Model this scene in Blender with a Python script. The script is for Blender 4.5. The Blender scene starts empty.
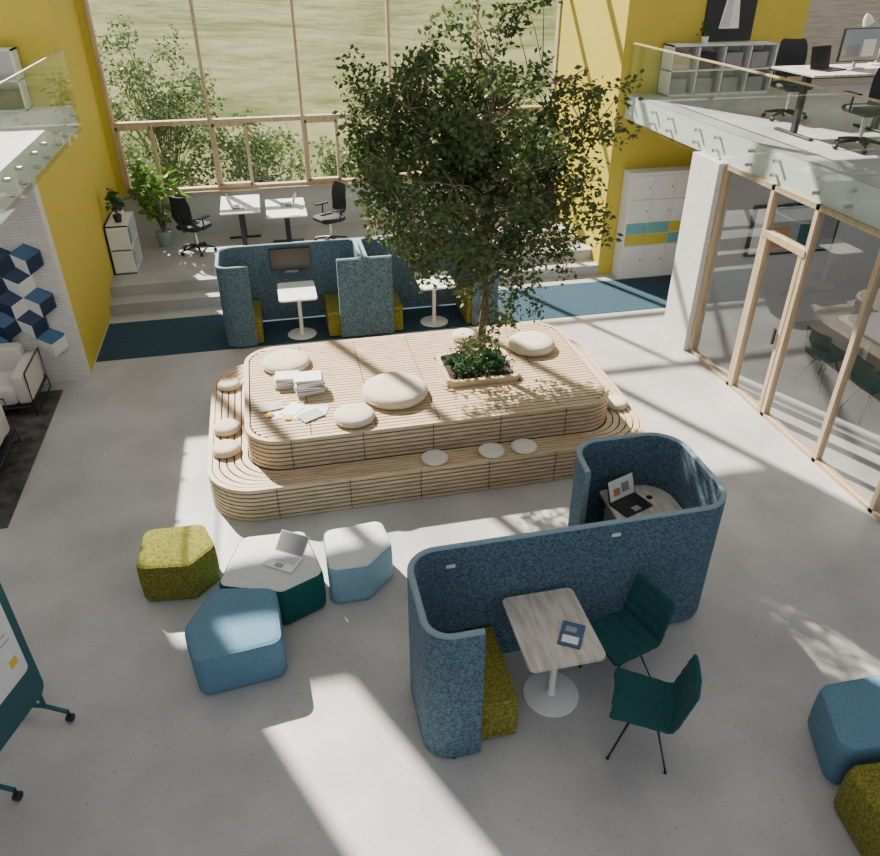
import bpy, bmesh, math, random
import numpy as np
from mathutils import Vector, Matrix
random.seed(7); rng=np.random.default_rng(11)
PI=math.pi
SC=bpy.context.scene
# ---------------------------------------------------------------- materials
MATS={}
def mk(name):
    m=bpy.data.materials.new(name); m.use_nodes=True; MATS[name]=m
    nt=m.node_tree; return m,nt,nt.nodes['Principled BSDF']
def L(nt,a,b): nt.links.new(a,b)
def coords(nt,scale=(1,1,1)):
    tc=nt.nodes.new('ShaderNodeNewGeometry'); mp=nt.nodes.new('ShaderNodeMapping')
    mp.inputs['Scale'].default_value=scale; L(nt,tc.outputs['Position'],mp.inputs['Vector']); return mp.outputs[0]
def noise_mat(name,c1,c2,scale=5,rough=.6,bump=0,bscale=None,detail=4,stretch=(1,1,1),metal=0,sheen=0,spec=.5,lo=.35,hi=.65):
    m,nt,b=mk(name); v=coords(nt,stretch)
    n=nt.nodes.new('ShaderNodeTexNoise'); n.inputs['Scale'].default_value=scale; n.inputs['Detail'].default_value=detail
    L(nt,v,n.inputs['Vector']); r=nt.nodes.new('ShaderNodeValToRGB')
    r.color_ramp.elements[0].position=lo; r.color_ramp.elements[1].position=hi
    r.color_ramp.elements[0].color=(*c1,1); r.color_ramp.elements[1].color=(*c2,1)
    L(nt,n.outputs['Fac'],r.inputs[0]); L(nt,r.outputs[0],b.inputs['Base Color'])
    b.inputs['Roughness'].default_value=rough; b.inputs['Metallic'].default_value=metal
    b.inputs['Specular IOR Level'].default_value=spec
    if sheen: b.inputs['Sheen Weight'].default_value=sheen
    if bump:
        n2=nt.nodes.new('ShaderNodeTexNoise'); n2.inputs['Scale'].default_value=bscale or scale; n2.inputs['Detail'].default_value=3
        L(nt,v,n2.inputs['Vector']); bp=nt.nodes.new('ShaderNodeBump'); bp.inputs['Strength'].default_value=bump
        bp.inputs['Distance'].default_value=.01; L(nt,n2.outputs['Fac'],bp.inputs['Height']); L(nt,bp.outputs[0],b.inputs['Normal'])
    return m
def fab(name,c,var=.35,rough=.95,scale=70):
    return noise_mat(name,tuple(x*(1-var) for x in c),tuple(min(1,x*(1+var)) for x in c),scale,rough,.5,110,2,spec=.15,sheen=.05)
def plain(name,c,rough=.5,metal=0,spec=.5): return noise_mat(name,c,tuple(min(1,x*1.05) for x in c),8,rough,metal=metal,spec=spec)
# floor
m,nt,b=mk('concrete_floor'); v=coords(nt)
n=nt.nodes.new('ShaderNodeTexNoise'); n.inputs['Scale'].default_value=1.3; n.inputs['Detail'].default_value=8; L(nt,v,n.inputs['Vector'])
r=nt.nodes.new('ShaderNodeValToRGB'); r.color_ramp.elements[0].position=.3; r.color_ramp.elements[1].position=.72
r.color_ramp.elements[0].color=(.35,.34,.34,1); r.color_ramp.elements[1].color=(.49,.48,.475,1); L(nt,n.outputs['Fac'],r.inputs[0])
n2=nt.nodes.new('ShaderNodeTexNoise'); n2.inputs['Scale'].default_value=38; n2.inputs['Detail'].default_value=2; L(nt,v,n2.inputs['Vector'])
r2=nt.nodes.new('ShaderNodeValToRGB'); r2.color_ramp.elements[0].position=.28; r2.color_ramp.elements[1].position=.35
r2.color_ramp.elements[0].color=(.62,.62,.62,1); r2.color_ramp.elements[1].color=(1,1,1,1); L(nt,n2.outputs['Fac'],r2.inputs[0])
mx=nt.nodes.new('ShaderNodeMix'); mx.data_type='RGBA'; mx.blend_type='MULTIPLY'; mx.inputs[0].default_value=1
L(nt,r.outputs[0],mx.inputs[6]); L(nt,r2.outputs[0],mx.inputs[7]); L(nt,mx.outputs[2],b.inputs['Base Color'])
rr=nt.nodes.new('ShaderNodeMapRange'); rr.inputs['To Min'].default_value=.25; rr.inputs['To Max'].default_value=.48
L(nt,n.outputs['Fac'],rr.inputs['Value']); L(nt,rr.outputs[0],b.inputs['Roughness'])
plain('white_paint',(.74,.73,.71),.7); plain('white_laminate',(.74,.74,.73),.4); plain('grey_paint',(.50,.51,.51),.7)
plain('yellow_paint',(.54,.43,.05),.65); plain('ceiling_paint',(.68,.68,.66),.8)
m=noise_mat('tan_wood_panel',(.36,.32,.26),(.48,.43,.36),3,.6,stretch=(1,1,14))
m,nt,b=mk('white_brick'); g=nt.nodes.new('ShaderNodeNewGeometry'); sx=nt.nodes.new('ShaderNodeSeparateXYZ'); L(nt,g.outputs['Position'],sx.inputs[0])
ad=nt.nodes.new('ShaderNodeMath'); L(nt,sx.outputs[0],ad.inputs[0]); L(nt,sx.outputs[1],ad.inputs[1])
cx=nt.nodes.new('ShaderNodeCombineXYZ'); L(nt,ad.outputs[0],cx.inputs[0]); L(nt,sx.outputs[2],cx.inputs[1])
bk=nt.nodes.new('ShaderNodeTexBrick'); bk.inputs['Scale'].default_value=5; bk.inputs['Mortar Size'].default_value=.018
bk.inputs['Brick Width'].default_value=.7; bk.inputs['Row Height'].default_value=.2
bk.inputs['Color1'].default_value=(.66,.65,.63,1); bk.inputs['Color2'].default_value=(.60,.59,.57,1); bk.inputs['Mortar'].default_value=(.48,.47,.46,1)
L(nt,cx.outputs[0],bk.inputs['Vector']); L(nt,bk.outputs['Color'],b.inputs['Base Color']); b.inputs['Roughness'].default_value=.8
noise_mat('slat_wood',(.47,.345,.21),(.60,.47,.32),4,.5,stretch=(1,6,6)); noise_mat('frame_wood',(.42,.31,.19),(.53,.41,.27),5,.5,stretch=(4,4,.6))
noise_mat('table_wood',(.40,.36,.32),(.60,.56,.51),5,.45,stretch=(5,.8,1),detail=6)
plain('dark_gap',(.085,.055,.035),.8)
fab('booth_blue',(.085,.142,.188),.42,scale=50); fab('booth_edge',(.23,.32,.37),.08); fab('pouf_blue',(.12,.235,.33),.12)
fab('pouf_lightblue',(.25,.43,.52),.08); fab('pouf_offwhite',(.60,.63,.61),.05); fab('teal',(.010,.095,.093),.2); fab('chair_teal',(.016,.074,.08),.2)
fab('olive',(.19,.18,.032),.38,scale=55); fab('cream_fabric',(.63,.55,.45),.06); fab('pad_white',(.70,.67,.61),.05); fab('sofa_fabric',(.60,.58,.54),.06)
fab('blue_carpet',(.025,.06,.09),.2,scale=30); noise_mat('grey_rug',(.035,.032,.03),(.10,.095,.09),6,1,.5,90,detail=8)
plain('chrome',(.6,.6,.6),.25,1); plain('black_metal',(.015,.016,.02),.4); plain('black_fabric',(.02,.025,.03),.8); plain('white_metal',(.75,.75,.74),.35)
plain('screen_black',(.01,.01,.012),.3); plain('laptop_grey',(.45,.46,.48),.35,.6); plain('paper',(.8,.8,.78),.8); plain('paper_yellow',(.75,.5,.05),.8)
plain('paper_blue',(.05,.10,.20),.6); plain('soil',(.03,.02,.014),1); plain('navy',(.012,.03,.075),.6); plain('mid_blue',(.04,.11,.22),.6)
plain('locker_yellow',(.56,.45,.05),.5); plain('locker_teal',(.16,.40,.40),.5); plain('art_grey',(.28,.28,.29),.8); plain('board_teal',(.02,.09,.11),.5)
plain('orange',(.55,.24,.12),.6); plain('pot_grey',(.30,.36,.38),.6)
noise_mat('bark',(.10,.07,.045),(.22,.16,.11),14,.9,.6,40)
def leafmat(name,c1,c2,tr=.35,sc=9):
    m,nt,b=mk(name); v=coords(nt); n=nt.nodes.new('ShaderNodeTexNoise'); n.inputs['Scale'].default_value=sc; L(nt,v,n.inputs['Vector'])
    r=nt.nodes.new('ShaderNodeValToRGB'); r.color_ramp.elements[0].position=.35; r.color_ramp.elements[1].position=.68
    r.color_ramp.elements[0].color=(*c1,1); r.color_ramp.elements[1].color=(*c2,1); L(nt,n.outputs['Fac'],r.inputs[0])
    L(nt,r.outputs[0],b.inputs['Base Color']); b.inputs['Roughness'].default_value=.55
    t=nt.nodes.new('ShaderNodeBsdfTranslucent'); L(nt,r.outputs[0],t.inputs[0]); ms=nt.nodes.new('ShaderNodeMixShader'); ms.inputs[0].default_value=tr
    L(nt,b.outputs[0],ms.inputs[1]); L(nt,t.outputs[0],ms.inputs[2]); L(nt,ms.outputs[0],nt.nodes['Material Output'].inputs[0])
leafmat('leaf_tree',(.036,.068,.018),(.12,.175,.05),.35); leafmat('leaf_bush',(.055,.10,.028),(.15,.21,.07),.35); leafmat('leaf_dark',(.02,.06,.02),(.05,.13,.04)); leafmat('leaf_bright',(.09,.19,.025),(.20,.33,.07),.4)
def glassmat(name,tint,base,edge):
    m,nt,b=mk(name); nt.nodes.remove(b); t=nt.nodes.new('ShaderNodeBsdfTransparent'); t.inputs[0].default_value=(*tint,1)
    gl=nt.nodes.new('ShaderNodeBsdfGlossy'); gl.inputs['Roughness'].default_value=.02; gl.inputs[0].default_value=(.9,.95,.95,1)
    lw=nt.nodes.new('ShaderNodeLayerWeight'); lw.inputs[0].default_value=.5; pw=nt.nodes.new('ShaderNodeMath'); pw.operation='POWER'; pw.inputs[1].default_value=4
    L(nt,lw.outputs['Facing'],pw.inputs[0]); ma=nt.nodes.new('ShaderNodeMath'); ma.operation='MULTIPLY_ADD'; ma.inputs[1].default_value=edge; ma.inputs[2].default_value=base
    L(nt,pw.outputs[0],ma.inputs[0]); ms=nt.nodes.new('ShaderNodeMixShader'); L(nt,ma.outputs[0],ms.inputs[0])
    L(nt,t.outputs[0],ms.inputs[1]); L(nt,gl.outputs[0],ms.inputs[2]); L(nt,ms.outputs[0],nt.nodes['Material Output'].inputs[0])
glassmat('window_glass',(.98,.99,.98),.02,.3); glassmat('partition_glass',(.82,.82,.82),.09,.4); glassmat('rail_glass',(.93,.965,.955),.03,.3)
m,nt,b=mk('grass_field'); v=coords(nt,(1,1.5,1))
n=nt.nodes.new('ShaderNodeTexNoise'); n.inputs['Scale'].default_value=.22; n.inputs['Detail'].default_value=15; n.inputs['Roughness'].default_value=.78; L(nt,v,n.inputs['Vector'])
r=nt.nodes.new('ShaderNodeValToRGB'); r.color_ramp.elements[0].position=.40; r.color_ramp.elements[1].position=.60
r.color_ramp.elements[0].color=(.075,.095,.03,1); r.color_ramp.elements[1].color=(.215,.21,.11,1); L(nt,n.outputs['Fac'],r.inputs[0]); L(nt,r.outputs[0],b.inputs['Base Color']); b.inputs['Roughness'].default_value=1; b.inputs['Specular IOR Level'].default_value=.05
# ---------------------------------------------------------------- mesh builder
class B:
    def __init__(s): s.v=[];s.f=[];s.m=[];s.s=[];s.mats=[]
    def mi(s,n):
        if n not in s.mats: s.mats.append(n)
        return s.mats.index(n)
    def add(s,vs,fs,mat,smooth=False,M=None):
        o=len(s.v); k=s.mi(mat)
        for p in vs:
            if M is not None: p=M@Vector(p)
            s.v.append(tuple(p))
        for f in fs: s.f.append(tuple(i+o for i in f)); s.m.append(k); s.s.append(smooth)
    def box(s,x0,x1,y0,y1,z0,z1,mat,M=None):
        vs=[(x,y,z) for z in (z0,z1) for y in (y0,y1) for x in (x0,x1)]
        s.add(vs,[(0,2,3,1),(4,5,7,6),(0,1,5,4),(2,6,7,3),(0,4,6,2),(1,3,7,5)],mat,False,M)
    def loft(s,rings,mat,cap0=True,cap1=True,smooth=True,closed=True,M=None):
        n=len(rings[0]); vs=[p for r in rings for p in r]; fs=[]
        for i in range(len(rings)-1):
            for j in range(n if closed else n-1):
                a=i*n+j; b_=i*n+(j+1)%n; fs.append((a,b_,b_+n,a+n))
        if cap0: fs.append(tuple(range(n))[::-1])
        if cap1: fs.append(tuple((len(rings)-1)*n+j for j in range(n)))
        s.add(vs,fs,mat,smooth,M)
    def prism(s,poly,z0,z1,mat,smooth=False,M=None):
        s.loft([[(x,y,z0) for x,y in poly],[(x,y,z1) for x,y in poly]],mat,smooth=smooth,M=M)
    def cyl(s,x,y,r,z0,z1,mat,n=24,r2=None,M=None):
        r2=r if r2 is None else r2
        s.loft([[(x+rr*math.cos(2*PI*i/n),y+rr*math.sin(2*PI*i/n),z) for i in range(n)] for rr,z in ((r,z0),(r2,z1))],mat,M=M)
    def lathe(s,x,y,prof,mat,n=32,M=None):
        s.loft([[(x+rr*math.cos(2*PI*i/n),y+rr*math.sin(2*PI*i/n),z) for i in range(n)] for rr,z in prof],mat,M=M)
    def tube(s,pts,r,mat,n=8,M=None):
        pts=[Vector(p) for p in pts]; rings=[]
        for i,p in enumerate(pts):
            d=(pts[min(i+1,len(pts)-1)]-pts[max(i-1,0)]).normalized()
            a=Vector((0,0,1)) if abs(d.z)<.9 else Vector((1,0,0)); u=d.cross(a).normalized(); w=d.cross(u)
            rad=r[i] if isinstance(r,(list,tuple)) else r
            rings.append([p+u*rad*math.cos(2*PI*k/n)+w*rad*math.sin(2*PI*k/n) for k in range(n)])
        s.loft(rings,mat,M=M)
    def obj(s,name,loc=(0,0,0),rz=0,bevel=0,seg=2,ang=35):
        me=bpy.data.meshes.new(name); me.from_pydata(s.v,[],s.f)
        me.polygons.foreach_set('material_index',s.m); me.polygons.foreach_set('use_smooth',s.s)
        for n_ in s.mats: me.materials.append(MATS[n_])
        if len(s.f)<40000:
            bm=bmesh.new(); bm.from_mesh(me); bmesh.ops.recalc_face_normals(bm,faces=bm.faces); bm.to_mesh(me); bm.free()
            me.set_sharp_from_angle(angle=math.radians(ang))
        o=bpy.data.objects.new(name,me); SC.collection.objects.link(o); o.location=loc; o.rotation_euler=(0,0,rz)
        if bevel:
            md=o.modifiers.new('bevel','BEVEL'); md.width=bevel; md.segments=seg; md.limit_method='ANGLE'; md.angle_limit=math.radians(40)
        return o
def fillet(pts,r,n=6,closed=True):
    P=[Vector((p[0],p[1])) for p in pts]; out=[]; N=len(P)
    for i in range(N):
        if not closed and i in (0,N-1): out.append(tuple(P[i])); continue
        a=P[i-1];b_=P[i];c=P[(i+1)%N]; d1=(a-b_);d2=(c-b_); l1=d1.length;l2=d2.length;d1/=l1;d2/=l2
        ang=d1.angle(d2); rr=r[i] if isinstance(r,(list,tuple)) else r
        t=min(rr/math.tan(ang/2),l1*.48,l2*.48); rr=t*math.tan(ang/2)
        if ang>PI-.02 or rr<1e-4: out.append(tuple(b_)); continue
        bis=(d1+d2).normalized(); cen=b_+bis*(rr/math.sin(ang/2)); p0=b_+d1*t-cen; p1=b_+d2*t-cen
        a0=math.atan2(p0.y,p0.x); da=(math.atan2(p1.y,p1.x)-a0+PI)%(2*PI)-PI
        for k in range(n+1):
            q=a0+da*k/n; out.append((cen.x+rr*math.cos(q),cen.y+rr*math.sin(q)))
    return out
def rrect(x0,x1,y0,y1,r,n=8): return fillet([(x0,y0),(x1,y0),(x1,y1),(x0,y1)],r,n)
def simple_box(name,x0,x1,y0,y1,z0,z1,mat,bevel=0):
    b=B(); b.box(x0,x1,y0,y1,z0,z1,mat); return b.obj(name,bevel=bevel)
def leaves(b,cen,n,rad,size,mat,flat=.6,dense=1):
    cen=np.array(cen); k=b.mi(mat); o=len(b.v)
    C=np.repeat(cen,n,axis=0); R=rng.normal(size=C.shape); R/=np.linalg.norm(R,axis=1)[:,None]; R*=rad*rng.random((len(C),1))**.5
    P=C+R; d=rng.normal(size=P.shape); d[:,2]=d[:,2]*flat-.25; d/=np.linalg.norm(d,axis=1)[:,None]
    q=rng.normal(size=P.shape); q[:,2]*=.5; w=np.cross(d,q); w/=np.linalg.norm(w,axis=1)[:,None]; u=w
    s=size*(.65+.7*rng.random((len(P),1)))
    V=np.stack([P,P+d*s*.45+u*s*.28,P+d*s,P+d*s*.45-u*s*.28],1).reshape(-1,3)
    b.v+= [tuple(x) for x in V.tolist()]; N=len(P)
    b.f+= [(o+4*i,o+4*i+1,o+4*i+2,o+4*i+3) for i in range(N)]; b.m+=[k]*N; b.s+=[False]*N
# ---------------------------------------------------------------- camera
cam=bpy.data.cameras.new('camera'); co=bpy.data.objects.new('camera',cam); SC.collection.objects.link(co)
co.location=(0,0,5); co.rotation_euler=(math.radians(57.4),0,math.radians(-12.6)); cam.sensor_width=36; cam.lens=30.6; cam.clip_end=500
SC.camera=co
# ---------------------------------------------------------------- shell
ZR=6.5; ZC=4.9
simple_box('floor',-8,12,-2,15.2,-.15,0,'concrete_floor')
simple_box('floor_platform',-2.76,5.65,12.45,15,0,.35,'concrete_floor')
simple_box('floor_step',-2.76,5.65,12.1,12.45,0,.175,'concrete_floor')
simple_box('floor_carpet_runner',-2.74,7.6,10.43,11.75,0,.006,'blue_carpet')
simple_box('wall_left_lower',-2.96,-2.76,10.1,15.2,0,2.68,'yellow_paint')
simple_box('wall_left_column',-2.96,-2.76,13.0,15.2,2.68,ZC,'yellow_paint')
simple_box('wall_left_upper',-8,-2.96,13.0,13.2,3.03,ZC,'yellow_paint')
simple_box('wall_left_wing',-8,-2.76,9.9,10.1,0,2.68,'white_brick')
simple_box('wall_left_outer',-8.2,-8,-2,13.2,0,ZC,'white_paint')
simple_box('floor_gallery_left',-8,-2.76,-2,13,2.68,3.03,'ceiling_paint')
simple_box('floor_gallery_right',5.8,12,-2,12.1,2.68,3.03,'ceiling_paint')
simple_box('floor_gallery_right_screed',5.8,12,-2,12.1,3.03,3.04,'concrete_floor')
simple_box('wall_right_column',5.65,5.85,12.3,15.2,0,ZR,'yellow_paint')
b=B(); b.box(5.65,8.77,12.1,12.3,0,ZR,'yellow_paint'); b.box(8.77,12,12.1,12.3,0,ZR,'tan_wood_panel'); b.obj('wall_right_back')
simple_box('wall_right_outer',12,12.2,-2,12.3,0,ZR,'white_paint')
simple_box('wall_right_brick',5.68,5.9,8.92,9.6,0,2.68,'white_brick')
simple_box('wall_meeting_back',5.9,12,9.45,9.6,0,2.68,'grey_paint')
b=B(); b.box(-2.76,5.65,15,15.2,0,1.15,'grey_paint'); b.box(-2.76,-2.6,15,15.2,1.15,ZC,'yellow_paint'); b.obj('wall_back')
# big window
b=B(); WX=[-2.6,-.94,.73,2.4,4.05,5.65]
for i,x in enumerate(WX):
    b.box(x-.026,x+.026,14.97,15.13,1.15,ZR,'frame_wood')
for z,h in ((1.15,.06),(2.33,.075),(4.75,.05),(ZR-.08,.08)): b.box(-2.6,5.65,14.98,15.12,z,z+h,'frame_wood')
for i in range(5):
    xm=WX[i]+.62
    b.box(xm-.03,xm+.03,14.975,15.11,1.2,2.35,'frame_wood')
    b.box(WX[i]+.03,xm,14.975,15.1,1.20,1.26,'frame_wood'); b.box(WX[i]+.03,xm,14.975,15.1,2.28,2.33,'frame_wood')
    b.box(WX[i]+.03,WX[i]+.07,14.975,15.1,1.22,2.33,'frame_wood')
b.box(-2.6,5.65,14.9,15.0,1.13,1.16,'frame_wood')
b.add([(-2.58,15.05,1.2),(5.63,15.05,1.2),(5.63,15.05,ZR-.05),(-2.58,15.05,ZR-.05)],[(0,1,2,3)],'window_glass'); b.obj('window_1')
# right glass partition
b=B(); X=5.8; ys=[8.88,7.84,7.02,5.98,5.03,4.0,3.0,2.0,1.0]
for y in ys: b.box(X-.04,X+.05,y-.03,y+.03,0,2.68,'frame_wood')
b.box(X-.04,X+.05,1,8.88,0,.05,'frame_wood'); b.box(X-.04,X+.05,1,8.88,2.62,2.68,'frame_wood')
b.box(X-.05,X+.05,7.02,7.84,2.08,2.16,'frame_wood')
for y in (7.09,7.77): b.box(X-.045,X+.045,y-.03,y+.03,.02,2.1,'frame_wood')
b.box(X-.075,X-.045,7.14,7.17,.95,1.15,'black_metal')
b.add([(X,1,.04),(X,8.88,.04),(X,8.88,2.64),(X,1,2.64)],[(0,1,2,3)],'partition_glass'); b.obj('window_2')
# balustrades
def balustrade(name,x,y0,y1,side):
    b=B(); n=int(round((y1-y0)/1.25)); w=(y1-y0)/n
    for i in range(n):
        a=y0+i*w+.01; c=y0+(i+1)*w-.01
        b.box(x-.006,x+.006,a,c,2.66,3.78,'rail_glass')
        for yy in (a+.25,c-.25):
            for zz in (2.78,2.94):
                M=Matrix.Translation((x,yy,zz))@Matrix.Rotation(PI/2,4,'Y'); b.cyl(0,0,.022,-.018 if side>0 else -.06,.06 if side>0 else .018,'chrome',12,M=M)
    b.box(x-.014,x+.014,y0,y1,3.775,3.795,'frame_wood'); return b.obj(name)
balustrade('glass_balustrade',5.74,-1,12.08,1); balustrade('glass_balustrade',-2.70,-1,12.98,-1)
# unseen roof, its skewed slots invented to lay sun patches on the floor (strips run along direction (0.42,-0.91))
K=.4615
b=B()
def strip(s0,s1,y0,y1): b.prism([(s0-K*y0,y0),(s1-K*y0,y0),(s1-K*y1,y1),(s0-K*y1,y1)],ZR,ZR+.15,'ceiling_paint')
strip(-10,18,-2,8.3)
strip(-10,1.25,8.3,11.35); strip(2.05,5.3,8.3,11.35); strip(6.0,18,8.3,10.9); strip(1.25,2.05,10.8,11.35)
strip(5.3,8,10.9,12.6)  # extra solid strip, blocks sun so tree dapple stays off the right floor
for s in (.9,2.9,4.6,6.4,8.0,9.6): strip(s-.09,s+.09,11.3,15.2)
b.obj('sun_slot_ceiling')
# ---------------------------------------------------------------- lights & world
w=bpy.data.worlds.new('sky'); SC.world=w; w.use_nodes=True; nt=w.node_tree; bg=nt.nodes['Background']
bg.inputs[0].default_value=(.84,.91,1,1); bg.inputs[1].default_value=.8
sd=bpy.data.lights.new('sun','SUN'); sd.energy=19.0; sd.angle=.015; sd.color=(1,.92,.80); so=bpy.data.objects.new('sun',sd); SC.collection.objects.link(so)
alt=math.radians(42); d=Vector((.42*math.cos(alt),-.91*math.cos(alt),-math.sin(alt))); so.rotation_euler=d.to_track_quat('-Z','Y').to_euler(); so.location=(-6,20,14)
def area(name,loc,sx,sy,e,col=(1,.97,.93),rot=(0,0,0)):
    l=bpy.data.lights.new(name,'AREA'); l.shape='RECTANGLE'; l.size=sx; l.size_y=sy; l.energy=e; l.color=col
    o=bpy.data.objects.new(name,l); SC.collection.objects.link(o); o.location=loc; o.rotation_euler=rot
area('overhead_fill',(1.0,4.5,6.4),7,8,85)  # added fill with no fixture, makes up for the dark solid roof
area('gallery_fill_right',(8.8,7,6.4),4,8,70); area('meeting_fill',(8.3,6,2.62),2.5,4,40); area('lounge_fill_left',(-5,7.5,2.62),3,4,40)  # more added fills, brighten gallery, meeting room and lounge without fixtures
# ---------------------------------------------------------------- outside
def gz(x,y): return -.2+.07*(y-16)*(1 if y>16 else 0)+.5*math.sin(x*.13+y*.07)*min(1,(y-15)/20)
b=B(); nx,ny=50,60; vs=[];fs=[]
for j in range(ny+1):
    for i in range(nx+1):
        x=-90+i*4; y=15.3+130*(j/ny)**1.5
        vs.append((x,y,gz(x,y)))
for j in range(ny):
    for i in range(nx): a=j*(nx+1)+i; fs.append((a,a+1,a+nx+2,a+nx+1))
b.add(vs,fs,'grass_field',True)
b.obj('ground_meadow')
def bush(name,x,y,z0,rx,rz,n,mat,size=.11,per=40):
    b=B(); cs=[]
    for _ in range(n):
        t=rng.normal(size=3); t/=np.linalg.norm(t); rr=rng.random()**.45
        c=(t[0]*rx*rr,t[1]*rx*.7*rr,rz+t[2]*rz*rr); cs.append(c)
        if rng.random()<.5: b.tube([(0,0,0),(c[0]*.4,c[1]*.4,c[2]*.6),c],[.02,.012,.004],'bark',5)
    leaves(b,cs,per,.3,size,mat); b.obj(name,(x,y,z0))
bush('garden_shrub',-2.3,19.3,0,1.7,1.85,110,'leaf_bush',.10,46); bush('garden_shrub',-.4,18.3,-.1,1.3,1.0,70,'leaf_bush'); bush('garden_shrub',-2.6,17.0,-.15,1.0,.9,60,'leaf_bush')
bush('garden_shrub',1.5,17.2,-.1,1.1,.85,55,'leaf_bush'); bush('garden_shrub',3.4,17.6,-.1,1.2,.95,55,'leaf_bush'); bush('garden_shrub',5.4,18.5,.1,1.4,1.3,60,'leaf_bush')
# ---------------------------------------------------------------- island
def ring_slat(b,x0,x1,y0,y1,r,o0,o1,z0,z1,mat,n=10):
    A=rrect(x0+o0,x1-o0,y0+o0,y1-o0,max(.02,r-o0),n); C=rrect(x0+o1,x1-o1,y0+o1,y1-o1,max(.02,r-o1),n)
    ringpair(b,A,C,z0,z1,mat)
def ringpair(b,A,C,z0,z1,mat):
    N=len(A); vs=[(x,y,z0) for x,y in A]+[(x,y,z1) for x,y in A]+[(x,y,z1) for x,y in C]+[(x,y,z0) for x,y in C]
    fs=[]
    for i in range(N):
        j=(i+1)%N
        for k in range(4): k2=(k+1)%4; fs.append((k*N+i,k*N+j,k2*N+j,k2*N+i))
    b.add(vs,fs,mat)
b=B(); O=(-1.0,3.93,6.28,9.12); T=(-.56,3.53,6.58,8.80)
H1,H2=.40,.76
b.prism(rrect(O[0]+.02,O[1]-.02,O[2]+.02,O[3]-.02,.5,10),0,H1-.02,'dark_gap'); b.prism(rrect(T[0]+.02,T[1]-.02,T[2]+.02,T[3]-.02,.36,10),H1-.02,H2-.02,'dark_gap')
nl=8; hh=H1/nl
for i in range(nl): ring_slat(b,*O,.52,0,.05,i*hh+.008,(i+1)*hh-(.008 if i<nl-1 else 0),'slat_wood')
nl=7; hh=(H2-H1)/nl
for i in range(nl): ring_slat(b,*T,.38,0,.05,H1+i*hh+.008,H1+(i+1)*hh-(.008 if i<nl-1 else 0),'slat_wood')
O2=[O[0]+.06,O[1]-.06,O[2]+.06,O[3]-.06]; ns=5
for i in range(ns):
    f0=i/ns; f1=(i+.78)/ns
    def lerp(f): return [O2[k]+(T[k]-O2[k])*f for k in range(4)]
    A=rrect(*lerp(f0),.46-.08*f0,10); C=rrect(*lerp(f1),.46-.08*f1,10); ringpair(b,A,C,H1-.03,H1,'slat_wood')
PX=(1.72,2.60,7.27,8.02)
r=.38; y=T[2]+.066; sw=.044; gp=.018
while y<T[3]-.07:
    y1=min(y+sw,T[3]-.064); ym=max(abs(y-(T[2]+T[3])/2),abs(y1-(T[2]+T[3])/2)); hy=(T[3]-T[2])/2
    dx=0
    if ym>hy-r: k=ym-(hy-r); dx=r-math.sqrt(max(0,r*r-k*k))
    xs0=T[0]+.062+dx; xs1=T[1]-.062-dx
    cuts=[xs0]+[q for q in (.12,.8,1.48,2.16,2.84) if xs0<q<xs1]+[xs1]
    for a,c in zip(cuts[:-1],cuts[1:]):
        a2=a+.005;c2=c-.005
        segs=[(a2,c2)]
        if y1>PX[2] and y<PX[3]:
            segs=[]
            if a2<PX[0]: segs.append((a2,min(c2,PX[0])))
            if c2>PX[1]: segs.append((max(a2,PX[1]),c2))
        for p,q in segs:
            if q-p>.01: b.box(p,q,y,y1,H2-.03,H2,'slat_wood')
    y+=sw+gp
for x in (-.3,.45,1.2,1.95,2.7,3.35):
    b.box(x-.004,x+.004,O[2]-.003,O[2]+.01,.01,H1-.01,'dark_gap')
    if x<3.2: b.box(x+.2-.004,x+.2+.004,T[2]-.003,T[2]+.01,H1+.01,H2-.01,'dark_gap')
ro=fillet([(PX[0],PX[2]),(PX[1],PX[2]),(PX[1],PX[3]),(PX[0],PX[3])],.1)
ri=fillet([(PX[0]+.05,PX[2]+.05),(PX[1]-.05,PX[2]+.05),(PX[1]-.05,PX[3]-.05),(PX[0]+.05,PX[3]-.05)],.07)
ringpair(b,ro,ri,H2-.03,H2+.07,'slat_wood'); b.prism(ri,H2-.02,H2+.03,'soil'); b.obj('slatted_wood_seating_island')
# ---------------------------------------------------------------- planter greenery + tree
TX,TY=2.25,7.72
b=B(); cs=[]
for _ in range(60):
    cs.append((PX[0]+.13+random.random()*.62,PX[2]+.13+random.random()*.49,H2+.12+random.random()*.05))
leaves(b,cs,16,.07,.055,'leaf_dark',.9)
for q in ((2.05,7.92),(2.42,7.5),(1.88,7.6),(2.2,7.9)):
    for k in range(16):
        a=random.random()*2*PI; l=.1+.12*random.random(); p=[(q[0]+l*t*math.cos(a),q[1]+l*t*math.sin(a),H2+.05+.3*t*(1.3-t)) for t in (0,.35,.7,1)]
        b.tube(p,[.004,.009,.007,.001],'leaf_dark',4)
b.obj('planter_greenery')
b=B()
trunk=[(TX,TY,H2+.031),(TX-.02,TY,1.15),(TX+.01,TY+.01,1.6),(TX-.03,TY,2.1),(TX+.02,TY,2.7),(TX,TY,3.4),(TX,TY,4.1)]
b.tube(trunk,[.06,.048,.044,.04,.032,.022,.01],'bark',10)
limbs=[]
for i in range(24):
    a=i*2.399+.3; z0=1.75+1.9*(i/24); rr=1.25*(1-.25*abs((i/24)-.35)); up=.35+.5*random.random()
    st=Vector((TX,TY,z0)); pts=[st]
    for t in (.3,.6,.85,1): pts.append(st+Vector((rr*t*math.cos(a+.25*t)-.05*t,rr*t*math.sin(a+.25*t),up*(t**.8)+.05*random.uniform(-1,1))))
    limbs.append(pts); b.tube(pts,[.022,.016,.011,.007,.003],'bark',6)
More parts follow.
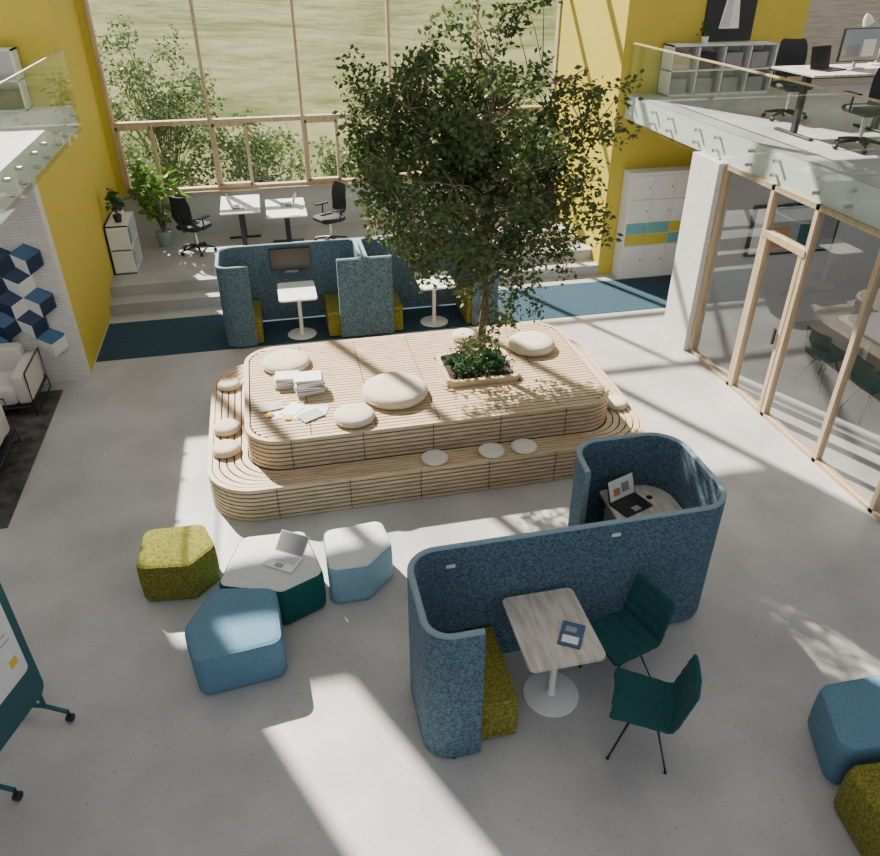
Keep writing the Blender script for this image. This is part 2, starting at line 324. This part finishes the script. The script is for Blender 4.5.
allp=[p for l in limbs for p in l]+[Vector(t) for t in trunk[3:]]
cs=[]
CZ=3.18
while len(cs)<520:
    t=rng.normal(size=3); t/=np.linalg.norm(t); rr=rng.random()**.45
    th=math.atan2(t[1],t[0]); lump=1+.14*math.sin(3*th+1.1)+.10*math.sin(5*th+2*t[2]*3)+.09*math.sin(7*t[2]+2*th)
    c=np.array([TX-.14+t[0]*1.44*rr*lump,TY+t[1]*1.2*rr*lump,CZ+t[2]*1.33*rr*lump])
    if c[2]<2.1 and (math.hypot(c[0]-TX-.2,c[1]-TY)>.85 or rng.random()<.4): continue
    if math.sin(c[0]*4.3+1)*math.sin(c[1]*4.0)+math.sin(c[2]*4.6+.5)*math.sin(c[0]*3.1+c[1]*2)>.52: continue
    cs.append(tuple(c))
for z in np.linspace(1.15,1.9,14): cs.append((TX+.12+random.uniform(-.35,.4),TY-.1+random.uniform(-.35,.25),z))
for c in cs:
    cv=Vector(c); pn=min(allp,key=lambda p:(p-cv).length); mid=(pn+cv)/2+Vector((0,0,.04)); b.tube([pn,mid,cv],[.007,.005,.002],'bark',4)
leaves(b,cs,42,.17,.066,'leaf_tree'); tree=b.obj('tree')
# ---------------------------------------------------------------- cushions & items on island
def cushion(x,y,z,r,h,name='round_floor_cushion',mat='cream_fabric'):
    b=B(); b.lathe(0,0,[(r*.8,0),(r*.97,h*.18),(r,h*.45),(r*.97,h*.72),(r*.85,h*.93),(r*.5,h),(r*.02,h*.96)],mat,40)
    b.tube([(r*1.0*math.cos(2*PI*i/40),r*1.0*math.sin(2*PI*i/40),h*.45) for i in range(41)],.005,mat,6); b.obj(name,(x,y,z+.001),ang=80)
for x,y,r,h in ((-.06,8.25,.29,.10),(1.10,7.25,.37,.14),(.59,6.84,.22,.10),(2.98,8.05,.29,.13),(2.22,8.50,.16,.09)): cushion(x,y,H2,r,h)
for x,y,r,h in ((-.79,8.52,.14,.08),(-.80,7.49,.15,.09),(-.80,7.05,.15,.09),(3.73,7.05,.14,.08)): cushion(x,y,H1,r,h)
for x in (1.38,2.01,2.38): cushion(x,6.425,H1,.14,.045,'round_seat_pad','pad_white')
b=B()
def booky(b,cx,cy,z,w,d_,h,a,mat,pg='paper'):
    M=Matrix.Translation((cx,cy,z+.001))@Matrix.Rotation(a,4,'Z'); b.box(-w/2,w/2,-d_/2,d_/2,0,.004,mat,M); b.box(-w/2+.006,w/2-.006,-d_/2+.006,d_/2-.006,.004,h-.004,pg,M); b.box(-w/2,w/2,-d_/2,d_/2,h-.004,h,mat,M)
for i in range(4): booky(b,-.08+.015*(i%2),7.76,H2+.032*i,.27,.2,.032,.12*(i%3)-.1,['art_grey','pot_grey','tan_wood_panel','white_laminate'][i])
for i in range(7): booky(b,.16+.012*(i%3),7.56-.01*(i%2),H2+.028*i,.31,.23,.028,.15-.09*(i%4),['art_grey','pot_grey','tan_wood_panel','art_grey','white_laminate','art_grey','paper'][i])
b.obj('book_stack')
b=B()
for i,(x,y,a,m_) in enumerate(((-.17,7.15,.4,'paper'),(.05,7.08,.1,'paper'),(.2,7.12,-.3,'white_laminate'),(-.05,7.17,.9,'paper'),(-.1,7.02,1.2,'paper_yellow'),(.14,7.0,.5,'pot_grey'),(-.28,7.28,.2,'tan_wood_panel'),(-.3,7.1,.7,'paper_yellow'))):
    M=Matrix.Translation((x,y,H2+.001+.003*i))@Matrix.Rotation(a,4,'Z'); s_=.05 if m_=='paper_yellow' else .13; b.box(-s_,s_,-s_*.7,s_*.7,0,.003,m_,M)
b.obj('loose_papers')
# ---------------------------------------------------------------- poufs
def pouf(pts,side,top,h=.42,name='pentagon_pouf'):
    cx=sum(p[0] for p in pts)/len(pts); cy=sum(p[1] for p in pts)/len(pts)
    P=[(p[0]-cx,p[1]-cy) for p in pts]; P=fillet(P,.085,6)
    b=B(); R=lambda s,z:[(x*s,y*s,z) for x,y in P]
    b.loft([R(.93,.0),R(.97,.015),R(1,.05),R(1.01,h*.5),R(1,h-.06),R(.985,h-.03),R(.965,h-.012)],side,cap1=False)
    b.loft([R(.965,h-.012),R(.93,h-.003),R(.85,h+.003),R(.5,h+.01),R(.02,h+.012)],top,cap0=False)
    q=[(x*.967,y*.967,h-.012) for x,y in P]; b.tube(q+[q[0]],.0045,side,6)
    b.obj(name,(cx,cy,0),ang=80)
pouf([(-1.54,5.88),(-.99,5.85),(-.87,5.50),(-1.09,5.27),(-1.56,5.33)],'olive','olive')
pouf([(-.64,5.58),(-.06,5.55),(.07,4.92),(-.30,4.76),(-.86,4.97)],'teal','pouf_offwhite')
pouf([(.10,5.50),(.66,5.54),(.71,5.17),(.45,4.92),(.10,4.93)],'pouf_lightblue','pouf_offwhite')
pouf([(-1.10,4.53),(-.87,4.95),(-.35,4.86),(-.32,4.22),(-1.0,4.15)],'pouf_blue','pouf_blue')
pouf([(3.53,2.94),(4.1,2.93),(4.32,2.55),(4.0,2.36),(3.33,2.42)],'pouf_blue','pouf_blue')
pouf([(3.28,2.33),(3.95,2.28),(4.1,1.85),(3.7,1.55),(3.23,1.75)],'olive','olive')
# ---------------------------------------------------------------- booths
def wallpath(b,path,h,t,mat,edge,z0=.03):
    P=[Vector((p[0],p[1])) for p in path]; Lf=[];Rt=[]
    for i,p in enumerate(P):
        d_=(P[min(i+1,len(P)-1)]-P[max(i-1,0)]).normalized(); n_=Vector((-d_.y,d_.x))*t/2; Lf.append(p+n_); Rt.append(p-n_)
    rings=[]
    for i in range(len(P)):
        l,r_=Lf[i],Rt[i]; c=P[i]
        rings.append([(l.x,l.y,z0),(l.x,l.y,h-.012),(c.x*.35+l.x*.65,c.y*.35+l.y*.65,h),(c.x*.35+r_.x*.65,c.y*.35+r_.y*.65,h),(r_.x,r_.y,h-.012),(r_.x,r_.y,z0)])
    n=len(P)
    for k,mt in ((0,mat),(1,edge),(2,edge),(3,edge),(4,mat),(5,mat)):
        vs=[rg[k] for rg in rings]+[rg[(k+1)%6] for rg in rings]; b.add(vs,[(i,i+1,n+i+1,n+i) for i in range(n-1)],mt,True)
    b.add(rings[0],[tuple(range(6))],edge); b.add(rings[-1],[tuple(range(6))],edge)
    for i in (1,n//2,n-2): b.cyl(P[i].x,P[i].y,.02,0,z0+.005,'black_metal',10)
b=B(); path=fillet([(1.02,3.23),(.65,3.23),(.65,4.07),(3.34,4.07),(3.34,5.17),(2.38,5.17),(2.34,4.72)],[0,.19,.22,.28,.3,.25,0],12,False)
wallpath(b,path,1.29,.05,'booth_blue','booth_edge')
b.box(.80,.805,4.035,4.047,.05,1.26,'dark_gap')
b.box(.95,1.02,4.033,4.047,1.10,1.125,'white_metal'); b.box(2.27,2.34,4.033,4.047,1.16,1.185,'white_metal')
b.obj('felt_privacy_booth',ang=50)
def bench(x0,x1,y0,y1,h=.42,mat='olive',z0=0):
    b=B(); b.box(x0,x1,y0,y1,z0+.02,h-.07,mat); b.box(x0,x1,y0,y1,h-.068,h,mat); b.box(x0+.03,x1-.03,y0+.03,y1-.03,z0,z0+.02,'black_metal'); b.obj('upholstered_bench',bevel=.018,seg=3)
bench(.70,1.33,3.30,4.02)
def ptable(x0,x1,y0,y1,bx,by,mat='table_wood',z0=0):
    b=B()
    P=rrect(x0,x1,y0,y1,.05); b.loft([[(x,y,.715) for x,y in P],[(x,y,.74) for x,y in P]],mat,smooth=False)
    b.cyl(bx,by,.03,.015,.71,'white_metal'); b.lathe(bx,by,[(.22,z0),(.22,.010),(.2,.016),(.04,.022),(.032,.05)],'white_metal',40); b.cyl(bx,by,.12,.705,.715,'white_metal')
    b.obj('pedestal_table')
ptable(1.38,1.96,3.27,3.99,1.71,3.60)
b=B(); booky(b,0,0,0,.17,.23,.012,0,'paper_blue'); b.box(-.06,.06,-.09,-.02,.013,.0145,'paper'); b.box(-.05,.03,.02,.07,.013,.0145,'art_grey'); b.obj('magazine',(1.78,3.52,.741),-.55)
b=B(); P=fillet([(2.66,4.45),(3.295,4.45),(3.295,5.12),(2.66,5.12)],[.06,.02,.27,.05],8); b.prism(P,.71,.74,'table_wood'); b.box(3.1,3.22,4.5,4.56,0,.71,'white_metal'); b.box(2.72,2.76,4.55,5.05,0,.71,'white_metal'); b.cyl(3.08,4.92,.03,.74,.743,'black_metal'); b.obj('booth_desk')
def laptop(name,loc,rz,mat='laptop_grey',scr='screen_black',open_=110,s=1):
    b=B(); b.box(-.16*s,.16*s,-.11*s,.11*s,0,.014,mat); b.box(-.14*s,.14*s,-.02*s,.09*s,.014,.0155,'black_metal' if mat!='white_laminate' else 'laptop_grey'); b.box(-.04,.04,-.095*s,-.035*s,.014,.0152,'art_grey')
    M=Matrix.Translation((0,.11*s,.012))@Matrix.Rotation(math.radians(90-open_)*1,4,'X')
    b.box(-.16*s,.16*s,-.004,.004,0,.215*s,mat,M); b.box(-.15*s,.15*s,-.0055,-.004,.01,.205*s,scr,M)
    if scr=='paper': b.box(-.1*s,-.02*s,-.0065,-.0055,.05,.12*s,'orange',M); b.box(.0,.09*s,-.0065,-.0055,.06,.15*s,'art_grey',M)
    return b.obj(name,loc,rz)
laptop('laptop',(2.86,4.84,.744),.35,'black_metal','paper')
laptop('laptop',(-.28,5.12,.436),-.6,'white_laminate','art_grey',140,.9)
# back twin booths
b=B(); h=1.25
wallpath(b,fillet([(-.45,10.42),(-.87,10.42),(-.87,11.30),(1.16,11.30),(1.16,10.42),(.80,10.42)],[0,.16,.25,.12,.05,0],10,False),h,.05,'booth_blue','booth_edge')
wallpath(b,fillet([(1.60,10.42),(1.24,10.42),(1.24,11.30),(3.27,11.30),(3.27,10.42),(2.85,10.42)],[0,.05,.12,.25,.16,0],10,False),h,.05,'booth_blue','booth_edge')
b.box(.80,1.60,10.37,10.385,.04,h-.01,'booth_blue')
b.obj('felt_privacy_booth',loc=(0,0,.006),ang=50)
for x0,x1 in ((-.80,-.36),(.62,1.10),(1.30,1.76),(2.78,3.20)): bench(x0,x1,10.48,11.22,z0=.007)
ptable(-.07,.48,10.30,11.02,.22,10.72,'white_laminate',z0=.007); ptable(2.02,2.56,10.30,11.02,2.3,10.72,'white_laminate',z0=.007)
for x in (.17,2.28):
    b=B(); b.box(x-.30,x+.30,11.225,11.262,.86,1.19,'screen_black'); b.box(x-.1,x+.1,11.20,11.264,.82,.85,'art_grey'); b.obj('wall_monitor',bevel=.004)
# ---------------------------------------------------------------- teal chairs
def shell(b,stations,thick,wid,mat):
    n=len(stations); S=[Vector((p[0],p[1])) for p in stations]; rings=[]
    for i in range(n):
        d_=(S[min(i+1,n-1)]-S[max(i-1,0)]).normalized(); nn=Vector((-d_.y,d_.x)); w_=wid[i]/2; t=thick[i]/2
        ring=[]
        for k in range(20):
            a=2*PI*k/20; ca,sa=math.cos(a),math.sin(a); ex=.35
            yy=w_*(abs(ca)**ex)*(1 if ca>=0 else -1); tt=t*(abs(sa)**.7)*(1 if sa>=0 else -1)
            curve=-.03*(yy/w_)**2
            ring.append((S[i].x+nn.x*(tt+curve),yy,S[i].y+nn.y*(tt+curve)))
        rings.append(ring)
    b.loft(rings,mat)
def side_chair(name,loc,rz):
    b=B(); raw=[(.22,.435),(.21,.455)]+[(.195-.031*i,.458-.003*i) for i in range(12)]+[(-.17,.43),(-.20,.445),(-.218,.475)]+[(-.225-.006*i,.505+.025*i) for i in range(13)]+[(-.305,.82)]
    n=len(raw); th=[]; wd=[]
    for i in range(n):
        f=i/(n-1); t=.065-.02*f
        if i in (0,n-1): t=.015
        if 1<i<n-1 and i%4==0: t*=.55
        th.append(t); wd.append(.38 if i in(0,n-1) else .45-.03*f)
    shell(b,raw,th,wd,'chair_teal')
    b.cyl(0,0,.05,.38,.42,'black_metal',16); b.cyl(0,0,.022,.30,.38,'black_metal',12)
    for k in range(4):
        a=PI/4+k*PI/2; b.tube([(.03*math.cos(a),.03*math.sin(a),.39),(.12*math.cos(a),.12*math.sin(a),.37),(.29*math.cos(a),.29*math.sin(a),.01)],[.012,.011,.008],'black_metal',8)
        b.cyl(.29*math.cos(a),.29*math.sin(a),.012,0,.012,'black_metal',8)
    return b.obj(name,loc,rz,ang=60)
side_chair('teal_side_chair',(2.29,3.66,0),PI+.3); side_chair('teal_side_chair',(2.20,3.05,0),PI-.5)
side_chair('teal_side_chair',(7.0,7.6,0),.15); side_chair('teal_side_chair',(7.05,6.75,0),-.1); side_chair('teal_side_chair',(9.3,7.0,0),PI)
b=B(); P=rrect(7.4,8.95,6.2,8.1,.08); b.prism(P,.71,.74,'white_laminate')
for x,y in ((7.7,6.6),(8.6,6.6),(7.7,7.7),(8.6,7.7)): b.cyl(x,y,.03,0,.71,'white_metal')
b.obj('meeting_table')
b=B(); b.box(6.7,8.15,9.40,9.447,1.18,1.93,'black_metal')
for x0,x1,z0,z1,mt in ((6.74,8.11,1.22,1.45,'tan_wood_panel'),(6.74,8.11,1.45,1.89,'pot_grey'),(6.74,6.95,1.22,1.89,'white_laminate'),(7.05,7.35,1.3,1.6,'orange'),(7.5,7.75,1.28,1.62,'board_teal'),(7.85,8.11,1.22,1.89,'art_grey'),(7.0,7.8,1.68,1.86,'white_laminate')):
    o_=.001*(1+len(b.v)//8); b.box(x0,x1,9.40-o_,9.40,z0,z1,mt)
b.obj('wall_television')
# ---------------------------------------------------------------- office task chairs
def task_chair(loc,rz,sc=.93):
    b=B()
    for k in range(5):
        a=k*2*PI/5+.3; c,s_=math.cos(a),math.sin(a); b.tube([(0,0,.12),(.18*c,.18*s_,.10),(.31*c,.31*s_,.075)],[.03,.022,.016],'black_metal',8)
        M=Matrix.Translation((.31*c,.31*s_,.03))@Matrix.Rotation(a,4,'Z')@Matrix.Rotation(PI/2,4,'X'); b.cyl(0,0,.03,-.022,.022,'black_metal',14,M=M)
    b.cyl(0,0,.028,.08,.42,'chrome',14); b.box(-.12,.12,-.1,.1,.40,.44,'black_metal')
    P=rrect(-.24,.25,-.25,.25,.1); b.loft([[(x*.94,y*.94,.44) for x,y in P],[(x,y,.46) for x,y in P],[(x,y,.49) for x,y in P],[(x*.92,y*.92,.51) for x,y in P]],'black_fabric')
    b.tube([(-.1,0,.42),(-.26,0,.44),(-.30,0,.6),(-.31,0,.75)],.02,'black_metal')
    st=[(-.24,.56),(-.262,.64),(-.27,.72),(-.268,.80),(-.27,.88),(-.285,.96),(-.31,1.03),(-.32,1.06)]
    shell(b,st,[.015]+[.03]*6+[.015],[.38,.43,.45,.45,.44,.42,.38,.32],'black_fabric')
    for s_ in (-1,1): b.tube([(-.05,s_*.2,.44),(-.05,s_*.29,.46),(-.06,s_*.29,.66)],.014,'black_metal'); b.box(-.16,.10,s_*.29-.04,s_*.29+.04,.66,.685,'black_metal')
    o=b.obj('office_task_chair',loc,rz,ang=60); o.scale=(sc,sc,sc)
task_chair((-1.42,13.9,.35),.9,1); task_chair((1.0,13.85,.35),PI+.5,1); task_chair((7.0,9.65,3.04),-1.8,.9); task_chair((6.75,7.85,3.04),1.5,.9); task_chair((8.0,7.9,3.04),1.7,.9); task_chair((5.0,13.8,.35),PI)
def desk(x0,x1,y0,y1,z,mat='white_laminate',name='office_desk',alongx=False):
    b=B(); b.box(x0,x1,y0,y1,z+.715,z+.74,mat)
    cx=(x0+x1)/2; cy=(y0+y1)/2
    if alongx:
        for x in (x0+.22,x1-.22): b.box(x-.03,x+.03,cy-.04,cy+.04,z+.03,z+.715,'black_metal'); b.box(x-.03,x+.03,y0+.06,y1-.06,z,z+.03,'black_metal')
        b.box(x0+.25,x1-.25,cy-.02,cy+.02,z+.64,z+.69,'black_metal')
    else:
        for y in (y0+.22,y1-.22): b.box(cx-.04,cx+.04,y-.03,y+.03,z+.03,z+.715,'black_metal'); b.box(x0+.06,x1-.06,y-.03,y+.03,z,z+.03,'black_metal'); b.box(x0+.06,x1-.06,y-.02,y+.02,z+.69,z+.715,'black_metal')
        b.box(cx-.02,cx+.02,y0+.25,y1-.25,z+.64,z+.69,'black_metal')
    b.obj(name,bevel=.004)
desk(-.92,-.22,13.6,14.75,.35); desk(-.12,.58,13.2,14.35,.35); desk(3.5,4.2,13.2,14.4,.35)
laptop('laptop',(-.6,13.95,1.091),PI/2,'laptop_grey','paper'); laptop('laptop',(.25,13.9,1.091),-PI/2,'laptop_grey','art_grey'); laptop('laptop',(3.85,13.9,1.091),-PI/2,'laptop_grey','paper')
def monitor(loc,rz,s=1):
    b=B(); b.box(-.28*s,.28*s,-.015,.015,.08,.08+.34*s,'black_metal'); b.box(-.27*s,.27*s,-.018,-.015,.09,.07+.34*s,'pot_grey'); b.box(-.27*s,.27*s,-.0185,-.018,.09,.10+.1*s,'tan_wood_panel'); b.box(-.2*s,-.02,-.0195,-.018,.13,.16+.1*s,'art_grey'); b.box(.02,.2*s,-.0195,-.018,.13,.21+.1*s,'paper'); b.box(-.02,.02,.015,.04,.0,.2,'laptop_grey'); b.box(-.1,.1,-.06,.08,0,.01,'laptop_grey'); b.obj('desktop_monitor',loc,rz)
b=B(); 
for i,(x,y) in enumerate(((-.6,14.55),(.35,13.33))): b.box(x-.1,x+.1,y-.1,y+.1,1.091,1.095+.004*i,'paper')
b.obj('desk_papers')
def shelf(name,x0,x1,y0,y1,z0,h,cols,axis,rows=2,content=True):
    b=B(); t=.02
    b.box(x0,x1,y0,y1,z0,z0+t,'white_laminate'); b.box(x0,x1,y0,y1,z0+h-t,z0+h,'white_laminate')
    for r_ in range(1,rows): zz=z0+h*r_/rows; b.box(x0,x1,y0,y1,zz-t/2,zz+t/2,'white_laminate')
    if axis=='y':
        b.box(x0,x0+t,y0,y1,z0,z0+h,'white_laminate')
        for i in range(cols+1): y=y0+(y1-y0-t)*i/cols; b.box(x0,x1,y,y+t,z0,z0+h,'white_laminate')
    else:
        b.box(x0,x1,y1-t,y1,z0,z0+h,'white_laminate')
        for i in range(cols+1): x=x0+(x1-x0-t)*i/cols; b.box(x,x+t,y0,y1,z0,z0+h,'white_laminate')
    if content:
        for c in range(cols):
            for r_ in range(rows):
                if random.random()<.3: continue
                zz=z0+h*r_/rows+t; hh=h/rows*.6
                if axis=='y': ya=y0+(y1-y0)*c/cols+.05; b.box(x0+.05,x1-.04,ya,ya+.28,zz,zz+hh,random.choice(['art_grey','black_metal','black_metal','board_teal']))
                else: xa=x0+(x1-x0)*c/cols+.05; b.box(xa,xa+.28,y0+.04,y1-.05,zz,zz+hh,random.choice(['art_grey','black_metal','paper','slat_wood']))
    b.obj(name)
shelf('white_shelf_unit',-2.74,-2.38,13.0,13.85,.35,.82,2,'y')
shelf('white_shelf_unit',6.3,8.1,11.72,12.08,3.04,.72,4,'x'); shelf('white_shelf_unit',-4.6,-3.3,12.62,12.97,3.03,.8,3,'x')
def potted(name,loc,pr,ph,n,rx,hgt,mat,size,pot='pot_grey'):
    b=B(); b.lathe(0,0,[(pr*.75,0),(pr,ph*.9),(pr,ph),(pr*.88,ph),(pr*.85,ph*.9)],pot,24); cs=[]
    for i in range(n):
        a=random.random()*2*PI; rr=rx*random.random()**.5; z=ph+hgt*(.25+.75*random.random()); c=(rr*math.cos(a),rr*math.sin(a),z); cs.append(c)
        b.tube([(0,0,ph*.85),(c[0]*.35,c[1]*.35,ph+(z-ph)*.6),c],[.009,.006,.003],'bark',5)
    leaves(b,cs,9,.07,size,mat,.5); b.obj(name,loc)
potted('potted_plant',(-2.02,14.4,.35),.15,.28,44,.40,1.2,'leaf_bright',.15); potted('potted_plant',(-2.54,13.25,1.171),.07,.12,14,.08,.38,'leaf_dark',.08,'black_metal')
potted('potted_plant',(-2.54,13.6,1.171),.06,.1,10,.06,.2,'leaf_dark',.06,'white_laminate')
potted('potted_plant',(6.9,11.9,3.761),.06,.1,10,.06,.16,'leaf_dark',.05,'white_laminate')
# lockers
b=B(); cw=.405
rws=[('white_laminate',)*4,('locker_yellow','locker_yellow','locker_teal','locker_yellow'),('locker_teal','locker_teal','locker_yellow','locker_teal'),('white_laminate',)*4,('white_laminate',)*4]
zz=.05; hs=[.55,.2,.2,.40,.40]
b.box(5.92,5.92+4*cw+.04,11.80,12.095,0,sum(hs)+.1,'white_laminate')
for r_,hh in zip(rws,hs):
    for i in range(4): b.box(5.94+i*cw+.008,5.94+(i+1)*cw-.008,11.785,11.80,zz+.008,zz+hh-.008,r_[i]); b.box(5.94+i*cw+.34,5.94+i*cw+.36,11.778,11.786,zz+hh*.5-.02,zz+hh*.5+.02,'art_grey')
    zz+=hh
b.obj('locker_cabinet')
# ---------------------------------------------------------------- upper right gallery
desk(6.25,7.85,8.25,9.1,3.04,'table_wood',alongx=True); desk(8.1,9.7,8.25,9.1,3.04,'table_wood',alongx=True)
laptop('laptop',(6.72,8.65,3.781),.3,'black_metal','screen_black',100,1.1); monitor((7.12,8.7,3.781),.1,1.05)
def desk_lamp(loc,rz):
    b=B(); b.cyl(0,0,.08,0,.015,'white_metal'); b.tube([(0,0,.015),(-.05,0,.35),(.22,0,.52)],.009,'white_metal')
    M=Matrix.Translation((.25,0,.5))@Matrix.Rotation(.5,4,'Y'); b.lathe(0,0,[(.065,-.05),(.05,.02),(.02,.06),(.01,.07)],'white_metal',20,M=M); b.obj('desk_lamp',loc,rz)
desk_lamp((7.6,8.95,3.781),PI-.1)
b=B(); b.box(6.95,7.80,12.065,12.098,3.78,5.0,'black_metal')
MP=Matrix.Translation((0,12.065,3.95))@Matrix.Rotation(PI/2,4,'X')
b.prism([(7.2,0),(7.55,0),(7.47,.5),(7.375,.75),(7.28,.5)],0,.006,'paper',M=MP)
for i in range(5): b.prism([(7.24+.03*i,.02),(7.25+.03*i,.02),(7.33+.015*i,.6),(7.325+.015*i,.6)],.006,.008,'art_grey',M=MP)
b.cyl(7.375,.82,.05,0,.006,'paper',M=MP); b.obj('framed_poster')
# ---------------------------------------------------------------- left lounge
simple_box('floor_rug',-6.2,-3.04,6.74,9.66,0,.012,'grey_rug')
def sofa(loc,w,d_,rz):
    b=B()
    def cush(x0,x1,y0,y1,z0,z1): 
        P=rrect(x0,x1,y0,y1,.05,5); cx,cy=(x0+x1)/2,(y0+y1)/2
        R=lambda s,z:[(cx+(x-cx)*s,cy+(y-cy)*s,z) for x,y in P]; b.loft([R(.96,z0),R(1,z0+.03),R(1,z1-.03),R(.96,z1-.005),R(.6,z1+.01)],'sofa_fabric')
    cush(-w/2+.14,w/2-.14,-d_/2,d_/2-.2,.2,.42); cush(-w/2+.14,w/2-.14,d_/2-.24,d_/2-.04,.24,.72)
    for s_ in (-1,1): cush(min(s_*w/2,s_*(w/2-.16)),max(s_*w/2,s_*(w/2-.16)),-d_/2,d_/2-.04,.2,.58)
    for s_ in (-1,1):
        x=s_*(w/2+.012); b.tube([(x,-d_/2+.02,.6),(x,-d_/2,.01),(x,d_/2,.01),(x,d_/2-.02,.6),(x,-d_/2+.02,.6)],.011,'black_metal')
    for y in (-d_/2,d_/2): b.tube([(-w/2,y,.15),(w/2,y,.15)],.011,'black_metal')
    b.box(-w/2,w/2,-d_/2,d_/2,.14,.2,'black_metal'); b.obj('lounge_sofa',loc,rz,ang=60)
sofa((-3.98,9.38,.012),1.5,.78,0); sofa((-3.68,7.75,.012),1.3,.78,PI/2+PI)
b=B(); b.cyl(0,0,.35,.33,.36,'white_laminate',36); b.cyl(0,0,.02,0,.33,'black_metal'); b.cyl(0,0,.2,0,.012,'black_metal',30); b.obj('coffee_table',(-5.2,8.2,.012))
# 3d hexagon wall panels
b=B(); R=.19
def rh(cx,cz,a0,mat,R=R):
    p=lambda a,rr: (cx+rr*math.cos(a),cz+rr*math.sin(a))
    q=[(cx,cz),p(a0,R),p(a0+PI/3,R),p(a0+2*PI/3,R)]
    f=[(x,9.9-dd,z) for (x,z),dd in zip(q,(.12,.10,.02,.10))]; bk_=[(x,9.9,z) for x,z in q]
    b.add(f+bk_,[(0,1,2,3),(0,4,5,1),(1,5,6,2),(2,6,7,3),(3,7,4,0)],mat)
for row in range(6):
    for col in range(7):
        cx=-3.05-col*R*math.sqrt(3)-(row%2)*R*math.sqrt(3)/2; cz=.62+row*R*1.5
        if row==0 and col%2: continue
        if cz>2.3 or (row==5 and col==0): continue
        rh(cx,cz,PI/6,'navy' if (row+col)%2 else 'mid_blue'); rh(cx,cz,PI/6+2*PI/3,'white_laminate' if col%2==0 else 'navy'); rh(cx,cz,PI/6+4*PI/3,'navy' if (col+row)%3 else 'white_laminate')
b.obj('hexagon_wall_panels')
# ---------------------------------------------------------------- mobile whiteboard
b=B(); Wb=1.0
P=fillet([(0,.26),(0,1.95),(-Wb,1.95),(-Wb,.26)],.09,6)
Mx=Matrix(((1,0,0,0),(0,0,-1,0),(0,1,0,0),(0,0,0,1)))
b.prism(P,-.02,.02,'board_teal',M=Mx)
P2=fillet([(-.07,.58),(-.07,1.88),(-Wb+.07,1.88),(-Wb+.07,.58)],.04,5)
b.prism(P2,.02,.026,'white_laminate',M=Mx)
b.prism([(-.20,.72),(-.13,.72),(-.13,.79),(-.20,.79)],.026,.029,'paper_yellow',M=Mx); b.prism([(-.5,.78),(-.36,.78),(-.36,.9),(-.5,.9)],.026,.029,'paper',M=Mx)
for i in range(5): b.prism([(-.12-.02*i,.95+.06*i),(-.5,.95+.06*i),(-.5,.955+.06*i),(-.12-.02*i,.955+.06*i)],.026,.028,'paper_blue',M=Mx)
for x in (-.06,-Wb+.3):
    b.tube([(x,0,.35),(x,0,.12)],.018,'board_teal'); b.tube([(x,-.19,.10),(x,0,.13),(x,.25,.10)],.018,'board_teal')
    for y in (-.19,.25):
        b.cyl(x,y,.012,.05,.1,'black_metal',10); M=Matrix.Translation((x,y,.033))@Matrix.Rotation(PI/2,4,'X'); b.cyl(0,0,.033,-.02,.02,'black_metal',16,M=M)
b.obj('mobile_whiteboard',(-2.13,4.30,0),math.atan2(.52,.21))
print('done')
